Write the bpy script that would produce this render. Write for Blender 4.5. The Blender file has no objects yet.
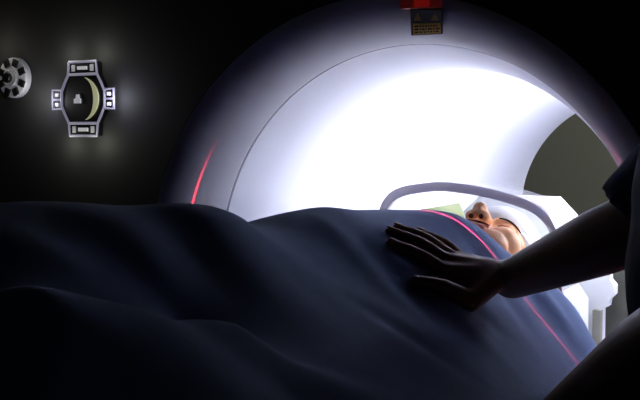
import bpy, bmesh, math, random
import numpy as np
from mathutils import Vector, Matrix
random.seed(4)
S = bpy.context.scene
COL = S.collection
H = 1.0                     # the bore axis is 1 m above the floor; design coordinates have z = 0 on the axis

# ------------------------------------------------------------------ camera
cam = bpy.data.cameras.new('camera'); cam_o = bpy.data.objects.new('camera', cam); COL.objects.link(cam_o)
cam.sensor_fit = 'HORIZONTAL'; cam.sensor_width = 36.0; cam.lens = 36.0 * 1000 / 640
cam.clip_start = 0.02
cam_o.location = (0.6477, -1.4446, 0.2307 + H)
cam_o.rotation_euler = (math.pi / 2 - 0.0662, 0, 0.5156)
S.camera = cam_o

# ------------------------------------------------------------------ exposure, world
S.view_settings.view_transform = 'Standard'; S.view_settings.look = 'None'
S.view_settings.exposure = 0.0; S.view_settings.gamma = 1.0; S.view_settings.use_curve_mapping = False
W = bpy.data.worlds.new('world'); S.world = W; W.use_nodes = True
W.node_tree.nodes['Background'].inputs[0].default_value = (0.2, 0.35, 0.6, 1)
W.node_tree.nodes['Background'].inputs[1].default_value = 0.002
BORE_W = (36.0, 90.0)       # strength of the added fill strips inside the bore: low on the far side, high on the near side
REAR_W = 26.0               # added fill lamp behind the scanner
LASER_W = 115000.0
HALO_W = 0.55  # strength of the added halo lamps around panel and dial

# ------------------------------------------------------------------ materials
def mat(name, col, rough=0.5, emit=None, es=0.0, metal=0.0, spec=0.5, sheen=0.0, noise=None, bump=None, trans=0.0, alpha=1.0, sss=0.0):
    m = bpy.data.materials.new(name); m.use_nodes = True
    nt = m.node_tree; b = nt.nodes['Principled BSDF']
    b.inputs['Base Color'].default_value = (*col, 1); b.inputs['Roughness'].default_value = rough
    b.inputs['Metallic'].default_value = metal; b.inputs['Specular IOR Level'].default_value = spec
    if sheen: b.inputs['Sheen Weight'].default_value = sheen
    if trans: b.inputs['Transmission Weight'].default_value = trans
    if sss:
        b.inputs['Subsurface Weight'].default_value = sss
        b.inputs['Subsurface Radius'].default_value = (0.012, 0.005, 0.003)
    b.inputs['Alpha'].default_value = alpha
    if emit:
        b.inputs['Emission Color'].default_value = (*emit, 1); b.inputs['Emission Strength'].default_value = es
    tc = nt.nodes.new('ShaderNodeTexCoord')
    if noise:
        sc, amt = noise
        n = nt.nodes.new('ShaderNodeTexNoise'); n.inputs['Scale'].default_value = sc; n.inputs['Detail'].default_value = 4
        nt.links.new(tc.outputs['Object'], n.inputs['Vector'])
        mx = nt.nodes.new('ShaderNodeMix'); mx.data_type = 'RGBA'
        mx.inputs[6].default_value = (*[c * (1 - amt) for c in col], 1)
        mx.inputs[7].default_value = (*[min(1, c * (1 + amt)) for c in col], 1)
        nt.links.new(n.outputs[0], mx.inputs[0]); nt.links.new(mx.outputs[2], b.inputs['Base Color'])
    if bump:
        sc, st, d = bump
        n = nt.nodes.new('ShaderNodeTexNoise'); n.inputs['Scale'].default_value = sc; n.inputs['Detail'].default_value = 3
        nt.links.new(tc.outputs['Object'], n.inputs['Vector'])
        bp = nt.nodes.new('ShaderNodeBump'); bp.inputs['Strength'].default_value = st; bp.inputs['Distance'].default_value = d
        nt.links.new(n.outputs[0], bp.inputs['Height']); nt.links.new(bp.outputs[0], b.inputs['Normal'])
    return m
M = dict(
    bore=mat('bore_white', (0.84, 0.85, 0.93), 0.6, spec=0.2),
    funnel=mat('funnel_grey', (0.36, 0.36, 0.41), 0.6, spec=0.2),
    seam=mat('seam_grey', (0.16, 0.15, 0.17), 0.6),
    cover=mat('cover_charcoal', (0.055, 0.055, 0.057), 0.7, spec=0.15, noise=(3, .05)),
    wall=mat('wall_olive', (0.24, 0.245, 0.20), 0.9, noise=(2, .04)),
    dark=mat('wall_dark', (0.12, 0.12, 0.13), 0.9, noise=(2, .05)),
    floor=mat('floor_vinyl', (0.10, 0.11, 0.13), 0.5, noise=(30, .15)),
    ceil=mat('ceiling_tile', (0.25, 0.25, 0.26), 0.95, noise=(8, .05)),
    housing=mat('fill_housing', (0.7, 0.7, 0.72), 0.5),
    blanket=mat('blanket_navy', (0.13, 0.205, 0.42), 0.95, spec=0.1, sheen=0.15, noise=(60, .18), bump=(900, .25, .0015)),
    skin=mat('skin_light', (0.82, 0.44, 0.24), 0.5, spec=0.35, sss=0.12, noise=(25, .06)),
    skin2=mat('skin_brown', (0.26, 0.13, 0.08), 0.5, spec=0.3, noise=(25, .08)),
    lip=mat('lips_rose', (0.62, 0.22, 0.17), 0.45),
    hair=mat('hair_dark', (0.03, 0.018, 0.012), 0.6),
    nost=mat('nostril_dark', (0.09, 0.025, 0.015), 0.9),
    nail=mat('nail', (0.42, 0.25, 0.18), 0.3),
    scrub=mat('scrub_navy', (0.05, 0.06, 0.12), 0.9, spec=0.15, noise=(40, .15), bump=(60, .3, .004)),
    shoe=mat('shoe_white', (0.6, 0.6, 0.6), 0.6),
    cap=mat('cap_white', (0.82, 0.84, 0.84), 0.9, noise=(50, .03), bump=(300, .3, .001)),
    white=mat('holder_white', (0.80, 0.81, 0.86), 0.5, spec=0.3),
    grey=mat('bracket_grey', (0.05, 0.05, 0.04), 0.6),
    green=mat('foam_green', (0.27, 0.31, 0.16), 0.9, bump=(200, .3, .002)),
    clear=mat('clear_plastic', (0.86, 0.86, 0.95), 0.15, alpha=0.16, spec=0.4),
    rim=mat('shield_rim_plastic', (0.56, 0.52, 0.66), 0.3, alpha=0.75, spec=0.4),
    pad=mat('table_pad', (0.10, 0.10, 0.12), 0.7, bump=(80, .2, .002)),
    tabw=mat('table_white', (0.78, 0.79, 0.82), 0.45),
    trimlit=mat('panel_backlit_trim', (0.32, 0.31, 0.40), 0.5, emit=(0.62, 0.60, 0.86), es=0.14),
    dialface=mat('dial_face', (0.6, 0.6, 0.66), 0.4, emit=(0.70, 0.72, 0.85), es=0.07),
    pblack=mat('panel_black', (0.012, 0.012, 0.012), 0.35),
    cres=mat('panel_crescent', (0.5, 0.5, 0.3), 0.4, emit=(0.72, 0.74, 0.42), es=0.26),
    icon=mat('panel_icon', (0.8, 0.8, 0.8), 0.4, emit=(0.85, 0.85, 1.0), es=0.2),
    glowy=mat('panel_end_lamp', (0.8, 0.8, 0.5), 0.4, emit=(0.9, 0.9, 0.5), es=0.25),
    lasred=mat('laser_window_red', (0.5, 0.02, 0.02), 0.3, emit=(1.0, 0.03, 0.02), es=0.09),
    laslit=mat('laser_window_surround', (0.35, 0.03, 0.03), 0.4, emit=(1.0, 0.06, 0.05), es=0.02),
    yellow=mat('label_yellow', (0.78, 0.56, 0.05), 0.6),
    lblack=mat('label_black', (0.02, 0.018, 0.015), 0.6),
)

# ------------------------------------------------------------------ object helpers
def link(name, me, m=None, parent=None, smooth=True):
    o = bpy.data.objects.new(name, me); COL.objects.link(o)
    for mm in (m if isinstance(m, (list, tuple)) else [m]):
        if mm is not None: me.materials.append(mm)
    if smooth: me.polygons.foreach_set('use_smooth', [True] * len(me.polygons))
    if parent is not None:
        o.parent = parent
        base = parent.location.copy(); q = parent.parent
        while q is not None: base = base + q.location; q = q.parent
        me.transform(Matrix.Translation(-base))
    return o
def obj(name, bm, m, parent=None, smooth=False, bevel=0.0, auto=True):
    if bevel:
        es = [e for e in bm.edges if len(e.link_faces) == 2 and e.calc_face_angle(0) > 0.6]
        bmesh.ops.bevel(bm, geom=es, offset=bevel, segments=2, affect='EDGES', profile=0.6)
    bmesh.ops.recalc_face_normals(bm, faces=bm.faces[:])
    for v in bm.verts: v.co.z += H
    me = bpy.data.meshes.new(name); bm.to_mesh(me); bm.free()
    o = link(name, me, m, parent, smooth)
    if smooth and auto: 
        me.set_sharp_from_angle(angle=math.radians(38))
    return o
def tag(o, label=None, cat=None, group=None, kind=None):
    if label: o['label'] = label
    if cat: o['category'] = cat
    if group: o['group'] = group
    if kind: o['kind'] = kind
    return o
def thing(name, loc, label, cat, group=None):
    o = bpy.data.objects.new(name, None); COL.objects.link(o); o.empty_display_size = .05
    o.location = (loc[0], loc[1], loc[2] + H)
    return tag(o, label, cat, group)
def box(bm, a, b):
    vs = [bm.verts.new((x, y, z)) for x in (a[0], b[0]) for y in (a[1], b[1]) for z in (a[2], b[2])]
    for f in ((0,1,3,2),(4,6,7,5),(0,4,5,1),(2,3,7,6),(0,2,6,4),(1,5,7,3)): bm.faces.new([vs[i] for i in f])
def prism_xz(bm, pts, y0, y1):
    a = [bm.verts.new((x, y0, z)) for x, z in pts]; b = [bm.verts.new((x, y1, z)) for x, z in pts]
    bm.faces.new(a); bm.faces.new(b[::-1]); n = len(pts)
    for i in range(n): bm.faces.new((a[i], b[i], b[(i+1) % n], a[(i+1) % n]))
def lathe_y(bm, prof, n=160, cx=0, cz=0, closed=False):
    rings = [[bm.verts.new((cx + r*math.cos(2*math.pi*k/n), y, cz + r*math.sin(2*math.pi*k/n))) for k in range(n)] for r, y in prof]
    m = len(rings)
    for i in range(m if closed else m-1):
        A, B = rings[i], rings[(i+1) % m]
        for k in range(n): bm.faces.new((A[k], A[(k+1) % n], B[(k+1) % n], B[k]))
    return rings
def ellipsoid(bm, c, r, u=24, v=16, rot=None):
    res = bmesh.ops.create_uvsphere(bm, u_segments=u, v_segments=v, radius=1.0)
    R = rot.to_4x4() if rot else Matrix.Identity(4)
    mt = Matrix.Translation(c) @ R @ Matrix.Diagonal((*r, 1))
    bmesh.ops.transform(bm, matrix=mt, verts=res['verts'])
def rcone(bm, a, b, ra, rb, seg=20, flat=False, squash=None):
    """tapered limb from a to b with rounded ends; squash = (axis vector, factor) flattens the section along that axis"""
    a, b = Vector(a), Vector(b); d = (b - a); L = d.length; d.normalize()
    s = d.orthogonal().normalized(); 
    if squash:
        ax = Vector(squash[0]); s = (ax - d * ax.dot(d)).normalized()
    t = d.cross(s)
    prof = []
    if not flat:
        for i in range(1, 7): 
            th = math.pi/2 * (1 - i/6); prof.append((-ra*math.sin(th), ra*math.cos(th)))
    else: prof.append((0, ra))
    if flat: prof.append((L, rb))
    else:
        for i in range(0, 6):
            th = math.pi/2 * (i/6); prof.append((L + rb*math.sin(th), rb*math.cos(th)))
    k1 = squash[1] if squash else 1.0
    rings = [[bm.verts.new(a + d*h + s*(r*k1*math.cos(2*math.pi*k/seg)) + t*(r*math.sin(2*math.pi*k/seg))) for k in range(seg)] for h, r in prof]
    for i in range(len(rings)-1):
        for k in range(seg): bm.faces.new((rings[i][k], rings[i][(k+1) % seg], rings[i+1][(k+1) % seg], rings[i+1][k]))
    if flat:
        bm.faces.new(rings[0]); bm.faces.new(rings[-1])
    else:
        p0 = bm.verts.new(a - d*ra); p1 = bm.verts.new(b + d*rb)
        for k in range(seg):
            bm.faces.new((p0, rings[0][(k+1) % seg], rings[0][k])); bm.faces.new((p1, rings[-1][k], rings[-1][(k+1) % seg]))
def fuse(bm, voxel, smooth_it=4, fac=0.5):
    """melt overlapping closed shapes into one continuous surface"""
    bmesh.ops.recalc_face_normals(bm, faces=bm.faces[:])
    me = bpy.data.meshes.new('tmp'); bm.to_mesh(me); bm.free()
    o = bpy.data.objects.new('tmp', me); COL.objects.link(o)
    r = o.modifiers.new('r', 'REMESH'); r.mode = 'VOXEL'; r.voxel_size = voxel; r.use_smooth_shade = True
    s = o.modifiers.new('s', 'SMOOTH'); s.factor = fac; s.iterations = smooth_it
    dg = bpy.context.evaluated_depsgraph_get()
    me2 = bpy.data.meshes.new_from_object(o.evaluated_get(dg))
    bpy.data.objects.remove(o); bpy.data.meshes.remove(me)
    me2.transform(Matrix.Translation((0, 0, H)))
    return me2
def fused(name, bm, voxel, m, parent=None, it=4, fac=.5):
    me = fuse(bm, voxel, it, fac); me.name = name; me.materials.clear()
    return link(name, me, m, parent, True)
def tube(bm, pts, r, seg=10, caps=True):
    rings = []; n = len(pts); P = [Vector(p) for p in pts]; up = None
    for i, p in enumerate(P):
        d = (P[min(i+1, n-1)] - P[max(i-1, 0)]).normalized()
        if up is None: up = d.orthogonal().normalized()
        s = (up - d*up.dot(d)).normalized(); up = s; t = d.cross(s)
        rr = r[i] if isinstance(r, (list, tuple)) else r
        rings.append([bm.verts.new(p + s*(rr*math.cos(2*math.pi*k/seg)) + t*(rr*math.sin(2*math.pi*k/seg))) for k in range(seg)])
    for i in range(n-1):
        for k in range(seg): bm.faces.new((rings[i][k], rings[i][(k+1) % seg], rings[i+1][(k+1) % seg], rings[i+1][k]))
    if caps: bm.faces.new(rings[0][::-1]); bm.faces.new(rings[-1])
NB = bmesh.new

# ------------------------------------------------------------------ room
XL, XR, YF, YB, ZT = -2.4, 2.4, -3.2, 3.3, 1.75
def struct(name, a, b, m):
    bm = NB(); box(bm, a, b); return tag(obj(name, bm, m), kind='structure')
struct('floor', (XL, YF, -1.08), (XR, YB, -1.0), M['floor'])
struct('ceiling', (XL, YF, ZT), (XR, YB, ZT+.08), M['ceil'])
struct('wall_back', (XL, YB, -1.0), (XR, YB+.1, ZT), M['wall'])
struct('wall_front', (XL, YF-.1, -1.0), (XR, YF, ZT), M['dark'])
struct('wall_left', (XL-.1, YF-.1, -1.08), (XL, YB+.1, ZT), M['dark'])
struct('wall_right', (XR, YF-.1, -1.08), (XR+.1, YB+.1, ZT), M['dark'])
bm = NB(); box(bm, (XL, YB-.015, -1.0), (XR, YB, -.9)); tag(obj('baseboard_back', bm, M['dark']), kind='structure')

# ------------------------------------------------------------------ scanner gantry
G = thing('scanner_gantry', (0, .75, -1.0), 'big dark scanner gantry with a round bright white bore', 'scanner')
def flare_r(y):             # radius of the trumpet mouth at depth y (y from 0 at the seam to -0.12 at the front face)
    return .370 + .066*(1 - math.sqrt(max(0.0, 1 - (y/.1201)**2)))
prof = [(flare_r(-t), -t) for t in (.003, .01, .02, .03, .04, .05, .06, .07, .08, .088, .095, .101, .106, .110, .1135, .116, .118, .1193, .12)]
bm = NB(); lathe_y(bm, prof + [(.436, -.10), (.38, .02)], 192, closed=True); tag(obj('bore_funnel', bm, M['funnel'], G, True), 'grey flared funnel around the bore mouth')
bm = NB(); lathe_y(bm, [(.3695, -.0035), (.3755, -.0035), (.3755, .0015), (.3695, .0015)], 192, closed=True); tag(obj('seam_ring', bm, M['seam'], G, True), 'thin dark seam around the bore')
YBK = 1.578
prof = [(.370, .001), (.3645, .02), (.3565, .05), (.3495, .08), (.3445, .11), (.3415, .15), (.340, .20), (.3395, .3), (.3414, YBK-.005), (.3414, YBK), (.40, YBK), (.40, .001)]
bm = NB(); lathe_y(bm, prof, 192, closed=True); tag(obj('bore_tube', bm, M['bore'], G, True), 'glowing white inner tube of the bore')
def cover(name, y0, y1, r_in, m):
    bm = NB(); n = 192; A = []; B = []; A2 = []; B2 = []
    for k in range(n):
        t = 2*math.pi*k/n; c, s = math.cos(t), math.sin(t)
        hw, top, bot = 1.08, .93, -1.0
        ex = 5.0; hz = top if s > 0 else -bot
        q = (abs(c/hw)**ex + abs(s/hz)**ex) ** (-1/ex)
        for L, r, y in ((A, r_in, y0), (B, q, y0), (B2, q, y1), (A2, r_in, y1)): L.append(bm.verts.new((r*c, y, r*s)))
    for P, Q in ((A, B), (B, B2), (B2, A2), (A2, A)):
        for k in range(n): bm.faces.new((P[k], P[(k+1) % n], Q[(k+1) % n], Q[k]))
    return obj(name, bm, m, G, True, auto=True)
tag(cover('front_cover', -.119, .5, .4355, M['cover']), 'charcoal front cover')
cover('rear_cover', .5, YBK, .402, M['cover'])
# added strips hidden from the camera, put in to light the bore
for ang, es in zip((205, 32), BORE_W):
    hx, hz = .3295*math.cos(math.radians(ang)), .3295*math.sin(math.radians(ang))
    a = math.atan2(hz, hx); n = Vector((-math.cos(a), 0, -math.sin(a)))
    base = Vector((hx, 0, hz)) - n*.022
    bm = NB()
    tube(bm, [base + Vector((0, y, 0)) for y in (.18, 1.0)], .012, 12)
    hs = obj('bore_fill_strip', bm, M['housing'], G, True)
    bm = NB(); tube(bm, [base + n*.014 + Vector((0, y, 0)) for y in (.20, .98)], .009, 14); obj('fill_tube', bm, mat('fill_tube', (.9, .9, .9), .5, emit=(.88, .90, 1.0), es=es), hs, True)
# laser aperture and warning label on the top of the funnel
def on_flare(x, y, off=0.0):
    r = flare_r(y) - off
    return Vector((x, y, math.sqrt(max(r*r - x*x, 1e-6))))
def flare_patch(bm, x0, x1, ya, yb, off, th=.0015, n=8):
    top = []; bot = []
    for i in range(n+1):
        x = x0 + (x1-x0)*i/n
        top.append([bm.verts.new(on_flare(x, ya + (yb-ya)*j/n, off)) for j in range(n+1)])
        bot.append([bm.verts.new(on_flare(x, ya + (yb-ya)*j/n, off-th)) for j in range(n+1)])
    for i in range(n):
        for j in range(n):
            bm.faces.new((top[i][j], top[i+1][j], top[i+1][j+1], top[i][j+1])); bm.faces.new((bot[i][j], bot[i][j+1], bot[i+1][j+1], bot[i+1][j]))
    for i in range(n):
        bm.faces.new((top[i][0], bot[i][0], bot[i+1][0], top[i+1][0])); bm.faces.new((top[i][n], top[i+1][n], bot[i+1][n], bot[i][n]))
        bm.faces.new((top[0][i], top[0][i+1], bot[0][i+1], bot[0][i])); bm.faces.new((top[n][i], bot[n][i], bot[n][i+1], top[n][i+1]))
def plate(bm, x0, x1, z0, z1, y0, y1, sl=.0):
    prism_xz(bm, [(x0 + sl, z0), (x1 + sl, z0 - .0005), (x1, z1 - .0025), (x0, z1)], y0, y1)
LQ = [Vector(q) for q in ((.0340, -.090, .3745), (.0830, -.090, .3745), (.0460, -.121, .4080), (.0945, -.121, .4050))]   # hangs slanted from the lip of the funnel
LN = (LQ[1]-LQ[0]).cross(LQ[2]-LQ[0]).normalized()
if LN.y > 0: LN = -LN
def lab_at(u, v, off): return (LQ[0]*(1-u) + LQ[1]*u)*(1-v) + (LQ[2]*(1-u) + LQ[3]*u)*v + LN*off
def lab_poly(bm, pts, o0, o1):
    a = [bm.verts.new(lab_at(u, v, o1)) for u, v in pts]; b = [bm.verts.new(lab_at(u, v, o0)) for u, v in pts]
    bm.faces.new(a); bm.faces.new(b[::-1]); n = len(pts)
    for i in range(n): bm.faces.new((a[i], b[i], b[(i+1) % n], a[(i+1) % n]))
def lab_rect(bm, u0, u1, v0, v1, o0, o1): lab_poly(bm, [(u0, v0), (u1, v0), (u1, v1), (u0, v1)], o0, o1)
bm = NB(); lab_rect(bm, 0, 1, 0, 1, -.003, 0); lab = tag(obj('warning_label', bm, M['lblack'], G), 'black and yellow laser warning label')
bm = NB(); lab_rect(bm, .07, .96, .05, .47, -.0005, .0007); obj('yellow_field', bm, M['yellow'], lab)
random.seed(9); bm = NB()
for v in (.13, .25, .37):
    u = .13
    while u < .82:
        w = random.choice((.04, .06, .09, .12)); lab_rect(bm, u, u+w, v-.028, v+.028, .0003, .0012); u += w + .035
obj('warning_lettering', bm, M['lblack'], lab)
OCH = mat('label_ochre', (.30, .20, .03), .6)
for u in (.24, .78):
    bm = NB(); lab_poly(bm, [(u-.13, .58), (u+.13, .58), (u, .90)], -.0005, .0007); obj('warning_symbol', bm, OCH, lab)
bm = NB(); plate(bm, .033, .094, .4095, .436, -.126, -.112); lw = tag(obj('laser_window', bm, M['laslit'], G, bevel=.003), 'red lit laser window')
bm = NB(); plate(bm, .055, .078, .4105, .424, -.1285, -.124); obj('laser_lens', bm, M['lasred'], lw)
# laser sheets: spot lamps with a line gobo in the plane y = LY
LY = -.083
def laser(name, loc, aim, ang, watts, parent):
    L = bpy.data.lights.new(name, 'SPOT'); L.energy = watts; L.color = (1.0, .03, .07); L.shadow_soft_size = 0.0
    L.spot_size = ang; L.spot_blend = .45; L.use_nodes = True; nt = L.node_tree
    em = nt.nodes['Emission']
    g = nt.nodes.new('ShaderNodeNewGeometry'); sp = nt.nodes.new('ShaderNodeSeparateXYZ')
    ab = nt.nodes.new('ShaderNodeMath'); ab.operation = 'ABSOLUTE'
    lt = nt.nodes.new('ShaderNodeMath'); lt.operation = 'LESS_THAN'; lt.inputs[1].default_value = .0036
    nt.links.new(g.outputs['Incoming'], sp.inputs[0]); nt.links.new(sp.outputs[1], ab.inputs[0])
    nt.links.new(ab.outputs[0], lt.inputs[0]); nt.links.new(lt.outputs[0], em.inputs['Strength'])
    o = bpy.data.objects.new(name, L); COL.objects.link(o)
    o.parent = parent; o.location = Vector(loc) + Vector((0, 0, H)) - parent.location
    o.rotation_euler = (Vector(aim) - Vector(loc)).to_track_quat('-Z', 'Y').to_euler()
    return o
laser('laser_beam', (.037, LY, .366), (.037 - .01, LY, 0), math.radians(136), LASER_W*1e-3, G)

# ------------------------------------------------------------------ control panels on the front cover
YP = -.121
PX, PZ = -.567, .291
pan = bpy.data.objects.new('control_panel', None); COL.objects.link(pan); pan.parent = G; pan.location = Vector((PX, YP, PZ + H)) - G.location
tag(pan, 'backlit round display panel with a pale green crescent')
def pp(pts): return [(PX + u*.070, PZ + v*.064) for u, v in pts]
OUT = [(-.44, 1), (.44, 1), (.47, .66), (.60, .42), (.70, .20), (.70, -.20), (.60, -.42), (.47, -.66), (.44, -1), (-.44, -1), (-.47, -.66), (-.60, -.42), (-.70, -.20), (-.70, .20), (-.60, .42), (-.47, .66)]
bm = NB(); prism_xz(bm, pp(OUT), YP-.012, YP); obj('panel_body', bm, M['pblack'], pan)
bm = NB()
ptsO = [Vector((x, YP-.013, z)) for x, z in pp(OUT)]
tube(bm, ptsO + [ptsO[0]], .0024, 8, caps=False)
for v in (.66, -.66):
    a = [Vector((x, YP-.013, z)) for x, z in pp([(-.47, v), (.47, v)])]; tube(bm, a, .0024, 8)
for sx, u in ((-1, -.70), (1, .70)):
    a = [Vector((x, YP-.013, z)) for x, z in pp([(u, .24), (u + sx*.30, .26), (u + sx*.30, -.28), (u, -.26)])]; tube(bm, a, .0022, 8)
    a = [Vector((x, YP-.013, z)) for x, z in pp([(u, -.01), (u + sx*.30, -.01)])]; tube(bm, a, .0018, 8)
tag(obj('backlit_trim', bm, M['trimlit'], pan, True), 'pale violet lit outline')
bm = NB(); n = 40
A = []; B = []
for i in range(n+1):
    t = -1.25 + 2.5*i/n
    w = .16*math.cos(t*1.2)**.8 if abs(t*1.2) < math.pi/2 else 0
    A.append((-.10 + .62*math.cos(t), .0 + .60*math.sin(t))); B.append((-.10 + (.62-w)*math.cos(t), .0 + (.60-w*.3)*math.sin(t)))
A = pp(A); B = pp(B)
va = [[bm.verts.new((x, y, z)) for y in (YP-.0150, YP-.0115)] for x, z in A]; vb = [[bm.verts.new((x, y, z)) for y in (YP-.0150, YP-.0115)] for x, z in B]
for i in range(n):
    for P, Q in ((va[i], va[i+1]), ):
        bm.faces.new((P[0], Q[0], vb[i+1][0], vb[i][0])); bm.faces.new((P[1], vb[i][1], vb[i+1][1], Q[1])); bm.faces.new((P[0], P[1], Q[1], Q[0])); bm.faces.new((vb[i][0], vb[i+1][0], vb[i+1][1], vb[i][1]))
tag(obj('crescent_light', bm, M['cres'], pan), 'pale green crescent light')
bm = NB()
prism_xz(bm, pp([(-.28, -.12), (-.06, -.12), (-.06, .0), (-.10, .02), (-.12, .12), (-.20, .12), (-.22, .02), (-.28, 0)]), YP-.0148, YP-.0125)
obj('display_icon', bm, M['icon'], pan)
for u, v, w, h in ((0, .83, .15, .045), (0, -.83, .15, .05), (-.85, .12, .05, .045), (-.85, -.15, .05, .045), (.85, .12, .05, .045), (.85, -.15, .05, .045)):
    bm = NB(); prism_xz(bm, pp([(u-w, v-h), (u+w, v-h), (u+w, v+h), (u-w, v+h)]), YP-.0150, YP-.0120); obj('button_icon', bm, M['icon'], pan)
for u, v, w, h in ((-.30, .83, .05, .09), (.30, .83, .05, .09), (-.30, -.83, .05, .09), (.30, -.83, .05, .09)):
    bm = NB(); prism_xz(bm, pp([(u-w, v-h), (u+w, v-h), (u+w, v+h), (u-w, v+h)]), YP-.0138, YP-.0120); obj('button', bm, M['dialface'], pan)
def glow(name, loc, watts, col, parent, size=.012):  # added unseen point lamp, floats before the cover to cast a halo
    L = bpy.data.lights.new(name, 'POINT'); L.energy = watts; L.color = col; L.shadow_soft_size = size
    o = bpy.data.objects.new(name, L); COL.objects.link(o); o.parent = parent
    base = parent.location + parent.parent.location
    o.location = Vector(loc) + Vector((0, 0, H)) - base
for u, v, c, w in ((1.12, -.02, (.85, .85, 1), .8), (-1.12, -.05, (.85, .85, 1), .5), (-.5, 1.15, (1, 1, .86), .3), (.5, 1.15, (1, 1, .86), .3), (-.5, -1.15, (1, 1, .82), .35), (.5, -1.15, (1, 1, .82), .35)):
    glow('panel_halo_fill', (PX + u*.07, YP-.026, PZ + v*.067), HALO_W*w*.18, c, pan)
# ring of dark keys further left
DX, DZ = -.738, .332
dial = bpy.data.objects.new('key_dial', None); COL.objects.link(dial); dial.parent = G; dial.location = Vector((DX, YP, DZ + H)) - G.location
tag(dial, 'pale round dial ringed by eight dark keys')
bm = NB(); lathe_y(bm, [(.001, YP-.012), (.0335, YP-.012), (.0365, YP-.009), (.0365, YP), (.001, YP)], 48, DX, DZ, closed=True); tag(obj('dial_face', bm, M['dialface'], dial, True), 'pale dial face')
for k in range(8):
    t = math.pi/8 + k*math.pi/4; c, s = math.cos(t), math.sin(t)
    bm = NB(); q = []
    for du, dv in ((-.0065, -.006), (.0065, -.006), (.0065, .006), (-.0065, .006)):
        rr = .0275 + du; q.append((DX + rr*c - dv*s, DZ + rr*s + dv*c))
    prism_xz(bm, q, YP-.0155, YP-.011); obj('key', bm, M['pblack'], dial, bevel=.001)
bm = NB(); lathe_y(bm, [(.001, YP-.019), (.0085, YP-.019), (.0095, YP-.017), (.0095, YP-.011), (.001, YP-.011)], 32, DX-.009, DZ, closed=True); obj('centre_knob', bm, M['pblack'], dial, True)
bm = NB(); lathe_y(bm, [(.0135, YP-.0145), (.0165, YP-.0145), (.0165, YP-.011), (.0135, YP-.011)], 40, DX-.004, DZ, closed=True); obj('dial_ring', bm, M['white'], dial, True)
glow('panel_halo_fill', (DX + .062, YP-.04, DZ - .035), HALO_W*.10, (.95, .92, .85), dial)
glow('panel_halo_fill', (DX - .03, YP-.04, DZ + .055), HALO_W*.06, (1, .95, .75), dial)

# ------------------------------------------------------------------ patient table
T = thing('patient_table', (0.02, -.9, -1.0), 'long white patient table running under the blanket into the bore', 'table')
bm = NB()
sec = [(-.235, -.150), (-.20, -.165), (-.10, -.172), (.14, -.172), (.235, -.165), (.265, -.150), (.262, -.172), (.20, -.200), (.10, -.212), (-.06, -.212), (-.16, -.200), (-.232, -.172)]
prism_xz(bm, sec, -1.95, 1.05); obj('table_top', bm, M['tabw'], T, bevel=.003)
bm = NB(); box(bm, (-.2, -1.9, -.168), (.235, .05, -.146)); obj('mattress_pad', bm, M['pad'], T, bevel=.01)
bm = NB(); box(bm, (-.2, -1.75, -.92), (.24, -.35, -.213)); obj('pedestal', bm, M['tabw'], T, bevel=.04)
bm = NB(); box(bm, (-.28, -1.85, -1.0), (.32, -.25, -.92)); obj('base', bm, M['cover'], T, bevel=.02)

# ------------------------------------------------------------------ blanket surface (thin plate spline through points of the draped cloth)
CP = [
 (-.03,-1.6,.15),(-.03,-1.3,.165),(-.03,-1.0,.168),(-.03,-.82,.164),(-.02,-.69,.151),
 (.05,-.608,.149),(.05,-.66,.150),(0,-.6,.144),(.06,-.85,.143),(.06,-1.05,.150),(.10,-.87,.126),(.10,-.77,.118),(.095,-.70,.108),(.08,-.65,.133),
 (.17,-1.6,.13),(.17,-1.3,.142),(.17,-1.0,.127),(.17,-.9,.098),(.17,-.81,.077),(.17,-.70,.052),
 (.11,-1.3,.120),(.115,-1.0,.112),(.138,-.87,.080),(.135,-.78,.060),(.205,-.9,.101),(.205,-.8,.073),(.205,-1.0,.128),
 (.05,-.565,.137),(.09,-.56,.100),(.12,-.57,.074),(.18,-.579,.038),(.24,-.57,-.003),
 (0,-.458,.114),(.05,-.47,.100),(.07,-.40,.086),(.10,-.47,.070),
 (0,-.275,.126),(-.05,-.296,.119),(0,-.378,.119),(0,-.211,.119),(.05,-.21,.106),(.08,-.15,.096),(-.05,-.15,.110),
 (.15,-.374,.034),(.22,-.38,-.006),(.27,-.36,-.045),(.19,-.48,.025),
 (0,-.055,.105),(.05,-.055,.109),(.09,-.055,.106),(.13,-.055,.084),(.16,-.055,.053),(.198,-.055,.000),(.243,-.055,-.046),(.268,-.055,-.075),(.290,-.055,-.100),
 (.10,-.13,.088),(.15,-.2,.050),(.2,-.2,.006),(.25,-.2,-.045),
 (.245,.05,-.040),(.265,.06,-.085),(.20,.05,.000),
 (.06,.02,.072),(-.05,.02,.078),(.13,.03,.040),(.06,.06,.045),(-.05,.08,.03),(.13,.08,.005),
 (-.15,-.05,.065),(-.2,-.3,.03),(-.15,-.8,.10),(-.15,-1.2,.10),(-.25,-.05,-.06),(-.28,-.5,-.08),(-.25,-1.0,-.05),(-.25,-1.5,-.05),(-.2,.08,-.05),
 (.3,-.446,-.055),(.33,-.6,-.05),(.25,-.8,.026),(.31,-.8,-.02),(.3,-1.0,.02),(.3,-1.3,.02),(.3,-1.6,.0),(.22,-.72,.030),(.24,-1.0,.085),(.31,-.2,-.11),(.30,.08,-.13),
]
C = np.array(CP); XY = C[:, :2]; 
def _phi(r2): return np.where(r2 > 1e-12, .5*r2*np.log(np.maximum(r2, 1e-12)), 0)
_d = ((XY[:, None] - XY[None])**2).sum(-1); _n = len(C)
_A = np.zeros((_n+3, _n+3)); _A[:_n, :_n] = _phi(_d) + np.eye(_n)*2e-4
_A[:_n, _n] = 1; _A[:_n, _n+1:] = XY; _A[_n, :_n] = 1; _A[_n+1:, :_n] = XY.T
_w = np.linalg.solve(_A, np.concatenate([C[:, 2], [0, 0, 0]]))
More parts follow.
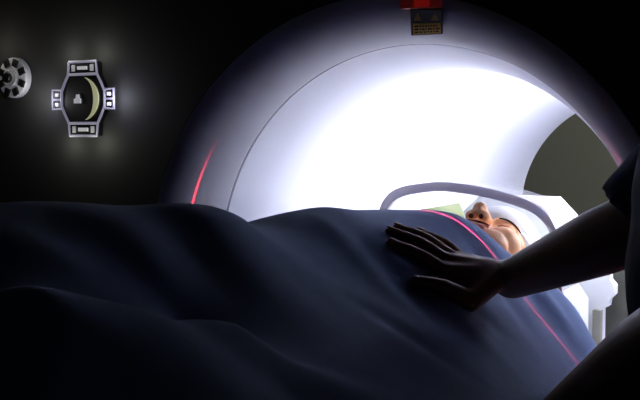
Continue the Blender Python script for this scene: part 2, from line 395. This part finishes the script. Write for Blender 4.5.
def fold(x, y, a, b, w, h):         # a soft crease from a to b
    ax, ay = a; bx, by = b; L2 = (bx-ax)**2 + (by-ay)**2
    t = np.clip(((x-ax)*(bx-ax) + (y-ay)*(by-ay))/L2, 0, 1)
    d2 = (x-ax-t*(bx-ax))**2 + (y-ay-t*(by-ay))**2
    return h*np.exp(-d2/(w*w))*np.sin(np.pi*np.clip(.1+.8*t, 0, 1))
def bz(x, y):
    x = np.asarray(x, float); y = np.asarray(y, float)
    xx = np.clip(x, -.27, .305); over = np.maximum(x-.305, 0) + np.maximum(-.27-x, 0)
    p = np.stack([xx.ravel(), y.ravel()], 1)
    z = _phi(((p[:, None]-XY[None])**2).sum(-1)) @ _w[:_n] + _w[_n] + p @ _w[_n+1:]
    z = z.reshape(xx.shape)
    z = z + fold(xx, y, (.09, -.30), (.26, -.33), .022, .006) + fold(xx, y, (.12, -.10), (.25, -.17), .02, -.006) \
          + fold(xx, y, (.18, -.02), (.27, -.03), .018, .007) + fold(xx, y, (.02, -.34), (.2, -.42), .02, .005) \
          + fold(xx, y, (.2, -.86), (.27, -.66), .018, .008) + fold(xx, y, (.13, -.28), (.24, -.25), .018, -.005) \
          + fold(xx, y, (.15, -.5), (.27, -.46), .02, -.006)
    o2 = over/.05
    return z - .22*(1 - np.exp(-np.maximum(o2, 0)**1.5*2.2))
def bz1(x, y): return float(bz(np.array([x]), np.array([y]))[0])
gx = np.concatenate([np.linspace(-.34, -.27, 16)[:-1], np.linspace(-.27, .305, 100)[:-1], np.linspace(.305, .372, 20)])
def head_edge(x): return .055 - .045*np.exp(-((x-.06)/.09)**2) + .012*np.sin(x*23)
gy = np.linspace(0, 1, 240)
bm = NB(); rows = []
for xv in gx:
    ye = float(head_edge(xv)); ys = -1.6 + (ye + 1.6)*gy
    zs = bz(np.full_like(ys, xv), ys)
    rows.append([bm.verts.new((xv, yv, zv)) for yv, zv in zip(ys, zs)])
for i in range(len(rows)-1):
    for j in range(len(gy)-1): bm.faces.new((rows[i][j], rows[i+1][j], rows[i+1][j+1], rows[i][j+1]))
BL = obj('blanket', bm, M['blanket'], None, True, auto=False)
tag(BL, 'dark navy fleece blanket draped over the lying patient', 'blanket')
so = BL.modifiers.new('thick', 'SOLIDIFY'); so.thickness = .006; so.offset = -1

# ------------------------------------------------------------------ patient, lying on the back with the head at the bore
HX, HY, HZ = .062, .147, -.013       # centre of the head
HS = 1.10
bm = NB()
def hp(x, y, z): return (HX + x*HS, HY + y*HS, HZ + z*HS)
def he(c, r): ellipsoid(bm, hp(*c), [q*HS for q in r])
def hc(a, b, ra, rb): rcone(bm, hp(*a), hp(*b), ra*HS, rb*HS, 16)
he((0, .040, -.012), (.076, .090, .092)); he((0, -.030, .024), (.062, .083, .062)); he((0, .035, .035), (.062, .055, .052))
he((0, -.100, .050), (.024, .020, .022))
for s in (-1, 1):
    hc((s*.054, -.045, 0), (s*.012, -.098, .045), .026, .022)
    he((s*.036, -.022, .054), (.029, .030, .030)); he((s*.028, -.055, .055), (.028, .028, .028))
    he((s*.011, -.0265, .098), (.0085, .009, .009))
    hc((s*.040, .028, .074), (s*.014, .027, .083), .008, .010)
    he((s*.032, .012, .0725), (.0145, .0095, .0115))
    he((s*.077, -.002, -.012), (.007, .031, .019))
hc((0, .020, .082), (0, -.018, .109), .0085, .0105); he((0, -.025, .104), (.010, .008, .009))
he((0, -.0495, .085), (.024, .0075, .010)); he((0, -.0630, .083), (.021, .0080, .011))
hc((0, -.05, -.02), (0, -.16, -.035), .052, .058)
# trunk, arms and legs under the blanket
cx = HX - .005
for a, b, ra, rb in (((cx, -.06, -.04), (cx, -.30, -.04), .15, .145), ((cx, -.30, -.04), (cx, -.52, -.042), .145, .15)):
    rcone(bm, a, b, ra, rb, 28, squash=((0, 0, 1), .62))
for s in (-1, 1):
    rcone(bm, (cx + s*.12, -.02, -.075), (cx + s*.155, -.05, -.095), .050, .045)
    rcone(bm, (cx + s*.155, -.06, -.10), (cx + s*.155, -.32, -.105), .040, .032); rcone(bm, (cx + s*.155, -.32, -.105), (cx + s*.14, -.54, -.11), .032, .022)
    rcone(bm, (cx + s*.14, -.54, -.11), (cx + s*.135, -.66, -.115), .026, .018, squash=((0, 0, 1), .6))
kz = {-1: .065, 1: -.04}
for s in (-1, 1):
    hx = cx - .02 + s*.085
    rcone(bm, (hx, -.52, -.06), (hx, -.92, kz[s]), .072, .052); rcone(bm, (hx, -.92, kz[s]), (hx, -1.30, kz[s]*.6 - .01), .050, .034)
    rcone(bm, (hx, -1.32, kz[s]*.5 - .03), (hx, -1.38, kz[s]*.5 + .05), .032, .026)
PAT = fused('patient', bm, .0026, M['skin'], None, 3, .5)
tag(PAT, 'person lying on the back under the navy blanket, face up at the bore', 'person')
PAT.data.name = 'patient'
def face_part(name, bm, m, lab=None, smooth=True): 
    o = obj(name, bm, m, PAT, smooth, auto=False)
    if lab: tag(o, lab)
    return o
def mouth_arc(w, y, z, rr, n=13):
    P = [hp(w*q, y, z - 6.5*(w*q)**2) for q in np.linspace(-1, 1, n)]
    bm = NB(); tube(bm, P, [rr*(.25 + .75*math.cos(q*1.45)) for q in np.linspace(-1, 1, n)], 10); return bm
bm = mouth_arc(.026, -.0495, .0895, .0062); face_part('upper_lip', bm, M['lip'], 'rosy upper lip')
bm = mouth_arc(.024, -.0625, .0880, .0068); face_part('lower_lip', bm, M['lip'], 'rosy lower lip')
bm = mouth_arc(.030, -.0560, .0935, .0022); face_part('mouth_line', bm, M['nost'])
for s in (-1, 1):
    bm = NB(); ellipsoid(bm, hp(s*.0082, -.0325, .0985), [.0042*HS, .0045*HS, .0042*HS]); face_part('nostril', bm, M['nost'])
    bm = NB(); tube(bm, [hp(s*(.018 + .034*t), .0195 + .006*math.sin(math.pi*t), .0920 - .003*t - .018*t*t) for t in np.linspace(0, 1, 9)], [.0007+.0011*math.sin(math.pi*min(.95, .15+.8*t)) for t in np.linspace(0, 1, 9)], 8); face_part('eyebrow', bm, M['hair'])
    bm = NB(); tube(bm, [hp(s*(.020 + .025*t), .0085 - .004*math.sin(math.pi*t), .0805 + .004*math.sin(math.pi*t) - .007*t) for t in np.linspace(0, 1, 9)], .0013, 8); face_part('eyelash', bm, M['hair'])
bm = NB()
ellipsoid(bm, hp(0, .044, -.012), [.084*HS, .098*HS, .101*HS], 48, 32); ellipsoid(bm, hp(0, .066, .026), [.073*HS, .052*HS, .082*HS], 40, 28)
bmesh.ops.bisect_plane(bm, geom=bm.verts[:]+bm.edges[:]+bm.faces[:], plane_co=hp(0, .038, .09), plane_no=(0, -1, .28), clear_outer=True)
bmesh.ops.holes_fill(bm, edges=[e for e in bm.edges if e.is_boundary], sides=0)
cap = face_part('head_cap', bm, M['cap'], 'white cloth cap over the forehead')

# ------------------------------------------------------------------ head cushion, head holder, clear shield
CU = thing('head_cushion', (.055, .2, -.164), 'white head cushion with a green foam wedge beside the face', 'cushion')
bm = NB()
prism_xz(bm, [(-.09, -.164), (.198, -.164), (.196, -.06), (.178, -.035), (.160, -.06), (.13, -.120), (.055, -.142), (-.02, -.120), (-.047, -.06), (-.052, .015), (-.085, .03), (-.10, -.04)], .085, .315)
obj('cushion_body', bm, M['cap'], CU, bevel=.006)
bm = NB(); prism_xz(bm, [(-.095, .024), (-.040, .012), (-.032, .080), (-.042, .102), (-.080, .090), (-.10, .06)], .13, .30); tag(obj('foam_wedge', bm, M['green'], CU, bevel=.006), 'pale green foam wedge')
HO = thing('head_holder', (.08, .36, -.164), 'white angular head holder plate standing behind the capped head', 'head holder')
bm = NB()
pl = [(-.09, -.164), (.212, -.164), (.212, -.083), (.222, -.078), (.224, -.066), (.233, -.056), (.233, -.040), (.224, -.030), (.224, -.004), (.154, .087), (.126, .115), (-.02, .115), (-.09, .05)]
prism_xz(bm, pl, .352, .376); obj('end_plate', bm, M['white'], HO, bevel=.003)
bm = NB(); prism_xz(bm, [(.198, -.164), (.213, -.164), (.213, -.084), (.198, -.084)], .338, .351); obj('side_bracket', bm, mat('bracket_light_grey', (.25, .25, .21), .6), HO, bevel=.003)
bm = NB(); prism_xz(bm, [(.150, -.160), (.262, -.146), (.285, -.13), (.285, -.02), (.262, .0), (.150, .0)], .400, .420); obj('rear_bracket', bm, M['grey'], HO, bevel=.003)
bm = NB(); box(bm, (.16, .376, -.12), (.19, .401, -.06)); obj('spacer', bm, M['grey'], HO)
SH = thing('face_shield', (.035, .13, -.163), 'clear arched plastic shield standing over the patient\'s head', 'shield')
AP = np.array([(-.128,-.163),(-.128,-.04),(-.127,.05),(-.122,.098),(-.108,.124),(-.080,.139),(-.010,.149),(.050,.144),(.100,.135),(.150,.121),(.180,.103),(.197,.065),(.202,.0),(.203,-.07),(.203,-.163)])
AS = np.concatenate([[0], np.cumsum(np.hypot(*np.diff(AP, axis=0).T))])
def arch(t, k=1.0):                     # outline of the arch in x, z
    tt = [min(1, max(0, t + d)) for d in (-.02, -.01, 0, .01, .02)]
    x = sum(float(np.interp(q*AS[-1], AS, AP[:, 0])) for q in tt)/5; z = sum(float(np.interp(q*AS[-1], AS, AP[:, 1])) for q in tt)/5
    return (.037 + (x-.037)*k, -.163 + (z+.163)*k)
def arch_strip(y0, y1, k0, k1, n=72):
    bm = NB(); L = []
    for i in range(n+1):
        t = i/n; a = arch(t, k0); b = arch(t, k1)
        L.append([bm.verts.new((p[0], y, p[1])) for p, y in ((a, y0), (a, y1), (b, y1), (b, y0))])
    for i in range(n):
        for j in range(4): bm.faces.new((L[i][j], L[i+1][j], L[i+1][(j+1) % 4], L[i][(j+1) % 4]))
    bm.faces.new(L[0]); bm.faces.new(L[-1][::-1]); return bm
obj('shield_shell', arch_strip(.134, .235, .985, 1.0), M['clear'], SH, True)
tag(obj('shield_rim', arch_strip(.122, .134, .955, 1.005), M['rim'], SH, True), 'violet grey front rim')

# ------------------------------------------------------------------ nurse at the right of the table
N_ = NB()
def nc(a, b, ra, rb, **k): rcone(N_, a, b, ra, rb, **k)
RS, RE, RW = (.555, -.26, .345), (.455, -.285, .150), (.230, -.202, .043)
LS, LE, LW = (.595, -.66, .345), (.560, -.70, .105), (.400, -.555, -.030)
nc((.67, -.46, -.10), (.56, -.44, .14), .135, .125, squash=((1, 0, 0), .72)); nc((.56, -.44, .12), (.56, -.45, .31), .14, .125, squash=((1, 0, 0), .72))
nc((.56, -.31, .345), (.58, -.60, .345), .055, .055); nc((.56, -.46, .33), (.52, -.46, .46), .055, .05)
nc(RS, RE, .052, .042); nc(RE, tuple(Vector(RE).lerp(Vector(RW), .45)), .0425, .041); nc(tuple(Vector(RE).lerp(Vector(RW), .45)), RW, .041, .0265)
nc(LS, LE, .052, .043); nc(LE, tuple(Vector(LE).lerp(Vector(LW), .4)), .043, .042); nc(tuple(Vector(LE).lerp(Vector(LW), .4)), LW, .042, .027)
# right hand: palm on the blanket, four fingers towards the far side, thumb towards the feet
def chain(pts, rs):
    for i in range(len(pts)-1): nc(pts[i], pts[i+1], rs[i], rs[i+1], seg=14)
def srf(x, y, up): return (x, y, bz1(x, y) + up)
knk = [(.163, -.256), (.155, -.235), (.156, -.212), (.163, -.190)]
tip = [(.098, -.292), (.080, -.258), (.076, -.228), (.094, -.192)]
for (kx, ky), rr in zip(knk, (.0115, .0115, .011, .010)):
    nc(RW, srf(kx, ky, .018), .021, rr*1.25, seg=14)
nails = []
for (kx, ky), (tx, ty), rr in zip(knk, tip, (.0092, .0094, .009, .008)):
    p = [srf(kx, ky, .018), srf(kx + (tx-kx)*.45, ky + (ty-ky)*.45, .019), srf(kx + (tx-kx)*.75, ky + (ty-ky)*.75, .014), srf(tx, ty, .0085)]
    chain(p, [rr*1.15, rr, rr*.92, rr*.8]); nails.append((p[-2], p[-1]))
p = [(.213, -.222, .045), srf(.200, -.272, .020), srf(.178, -.308, .016), srf(.152, -.330, .010)]
chain(p, [.018, .0145, .0115, .0095]); nails.append((p[-2], p[-1]))
# left hand: resting on the edge of the table
d = (Vector(LW) - Vector(LE)).normalized(); side = d.cross(Vector((0, 0, 1))).normalized()
for i, o_ in enumerate((-.03, -.01, .01, .028)):
    k = Vector(LW) + d*.085 + side*o_ + Vector((0, 0, -.012)); nc(LW, tuple(k), .022, .0125, seg=14)
    ln = (.07, .08, .075, .058)[i]
    m1 = k + d*ln*.5 + side*o_*.15 + Vector((0, 0, -.008)); m2 = k + d*ln*.8 + side*o_*.25 + Vector((0, 0, -.024)); m3 = k + d*ln + side*o_*.3 + Vector((0, 0, -.044))
    chain([tuple(k), tuple(m1), tuple(m2), tuple(m3)], [.0105, .0095, .009, .0078])
k = Vector(LW) + d*.03
chain([tuple(k), tuple(k + d*.035 - side*.04), tuple(k + d*.065 - side*.058 + Vector((0, 0, -.012))), tuple(k + d*.09 - side*.062 + Vector((0, 0, -.02)))], [.018, .0135, .0115, .0095])
# head, looking down at the patient
hd = Vector((.485, -.455, .575))
ellipsoid(N_, hd + Vector((.01, 0, .02)), (.095, .075, .095)); ellipsoid(N_, hd + Vector((-.03, 0, -.035)), (.065, .060, .075)); ellipsoid(N_, hd + Vector((-.06, 0, -.095)), (.024, .024, .02))
nc(hd + Vector((-.088, 0, -.005)), hd + Vector((-.112, 0, -.04)), .009, .012)
for s in (-1, 1):
    ellipsoid(N_, hd + Vector((.0, s*.076, -.01)), (.018, .008, .03)); ellipsoid(N_, hd + Vector((-.072, s*.032, .0)), (.014, .015, .011))
ellipsoid(N_, hd + Vector((-.088, 0, -.068)), (.010, .022, .008))
# legs
for s in (-1, 1):
    nc((.70, -.46 + s*.085, -.12), (.69, -.46 + s*.09, -.52), .085, .055); nc((.69, -.46 + s*.09, -.52), (.71, -.46 + s*.09, -.92), .055, .036)
    nc((.71, -.46 + s*.09, -.95), (.60, -.45 + s*.10, -.968), .036, .026)
NU = fused('nurse', N_, .0042, M['skin2'], None, 4, .5)
tag(NU, 'person in navy scrubs at the right, one hand laid on the blanket', 'person')
def npart(name, bm, m, vox=None, lab=None):
    o = fused(name, bm, vox, m, NU, 5, .5) if vox else obj(name, bm, m, NU, True, auto=False)
    if lab: tag(o, lab)
    return o
bm = NB()
rcone(bm, (.685, -.46, -.20), (.55, -.44, .14), .165, .150, 28, squash=((1, 0, 0), .74)); rcone(bm, (.55, -.44, .10), (.56, -.45, .31), .155, .137, 28, squash=((1, 0, 0), .78))
rcone(bm, (.56, -.30, .343), (.585, -.61, .343), .066, .066)
v = Vector(RS).lerp(Vector(RE), .78); rcone(bm, Vector(RS) + Vector((0, 0, .0)), v, .066, .062, flat=False)
rcone(bm, Vector(RS).lerp(Vector(RE), .4), Vector(RE) + (Vector(RW)-Vector(RE))*.22 + Vector((0, 0, .006)), .058, .060, flat=True)
v = Vector(LS).lerp(Vector(LE), .78); rcone(bm, Vector(LS), v, .066, .060)
npart('scrub_top', bm, M['scrub'], .007, 'navy scrub top')
bm = NB()
for s in (-1, 1):
    rcone(bm, (.70, -.46 + s*.085, -.14), (.69, -.46 + s*.09, -.52), .100, .075, 24); rcone(bm, (.69, -.46 + s*.09, -.52), (.71, -.46 + s*.09, -.93), .075, .062, 24, flat=True)
npart('scrub_trousers', bm, M['scrub'], .009)
for s in (-1, 1):
    bm = NB(); rcone(bm, (.72, -.46 + s*.09, -.958), (.59, -.45 + s*.10, -.968), .041, .031); bmesh.ops.bisect_plane(bm, geom=bm.verts[:]+bm.edges[:]+bm.faces[:], plane_co=(0, 0, -.999), plane_no=(0, 0, -1), clear_outer=True); npart('shoe', bm, M['shoe'])
bm = NB(); ellipsoid(bm, hd + Vector((.022, 0, .030)), (.098, .083, .097)); ellipsoid(bm, hd + Vector((.11, 0, .03)), (.04, .04, .04)); bmesh.ops.bisect_plane(bm, geom=bm.verts[:]+bm.edges[:]+bm.faces[:], plane_co=hd + Vector((-.055, 0, .045)), plane_no=(-1, 0, -.8), clear_outer=True); npart('hair', bm, M['hair'])
for a, b in nails:
    a, b = Vector(a), Vector(b); dd = (b-a).normalized(); bm = NB()
    up = (Vector((0, 0, 1)) - dd*dd.z).normalized()
    ellipsoid(bm, b + up*.0066 - dd*.001, (.0058, .0045, .0016), 12, 8, rot=Matrix((dd, up.cross(dd), up)).transposed()); npart('fingernail', bm, M['nail'])

# ------------------------------------------------------------------ unseen fill lamp added behind the scanner to light the back wall
CL = thing('rear_fill_lamp', (.6, 2.45, ZT-.05), 'added flat fill lamp above the space behind the scanner', 'lamp')
bm = NB(); box(bm, (.2, 2.25, ZT-.05), (1.0, 2.65, ZT)); obj('fill_housing', bm, M['housing'], CL, bevel=.005)
al = bpy.data.lights.new('rear_fill_light', 'AREA'); al.shape = 'RECTANGLE'; al.size = .76; al.size_y = .36; al.energy = REAR_W; al.color = (1, 1, .9)
ao = bpy.data.objects.new('rear_fill_light', al); COL.objects.link(ao); ao.parent = CL; ao.location = (0, 0, -.004)
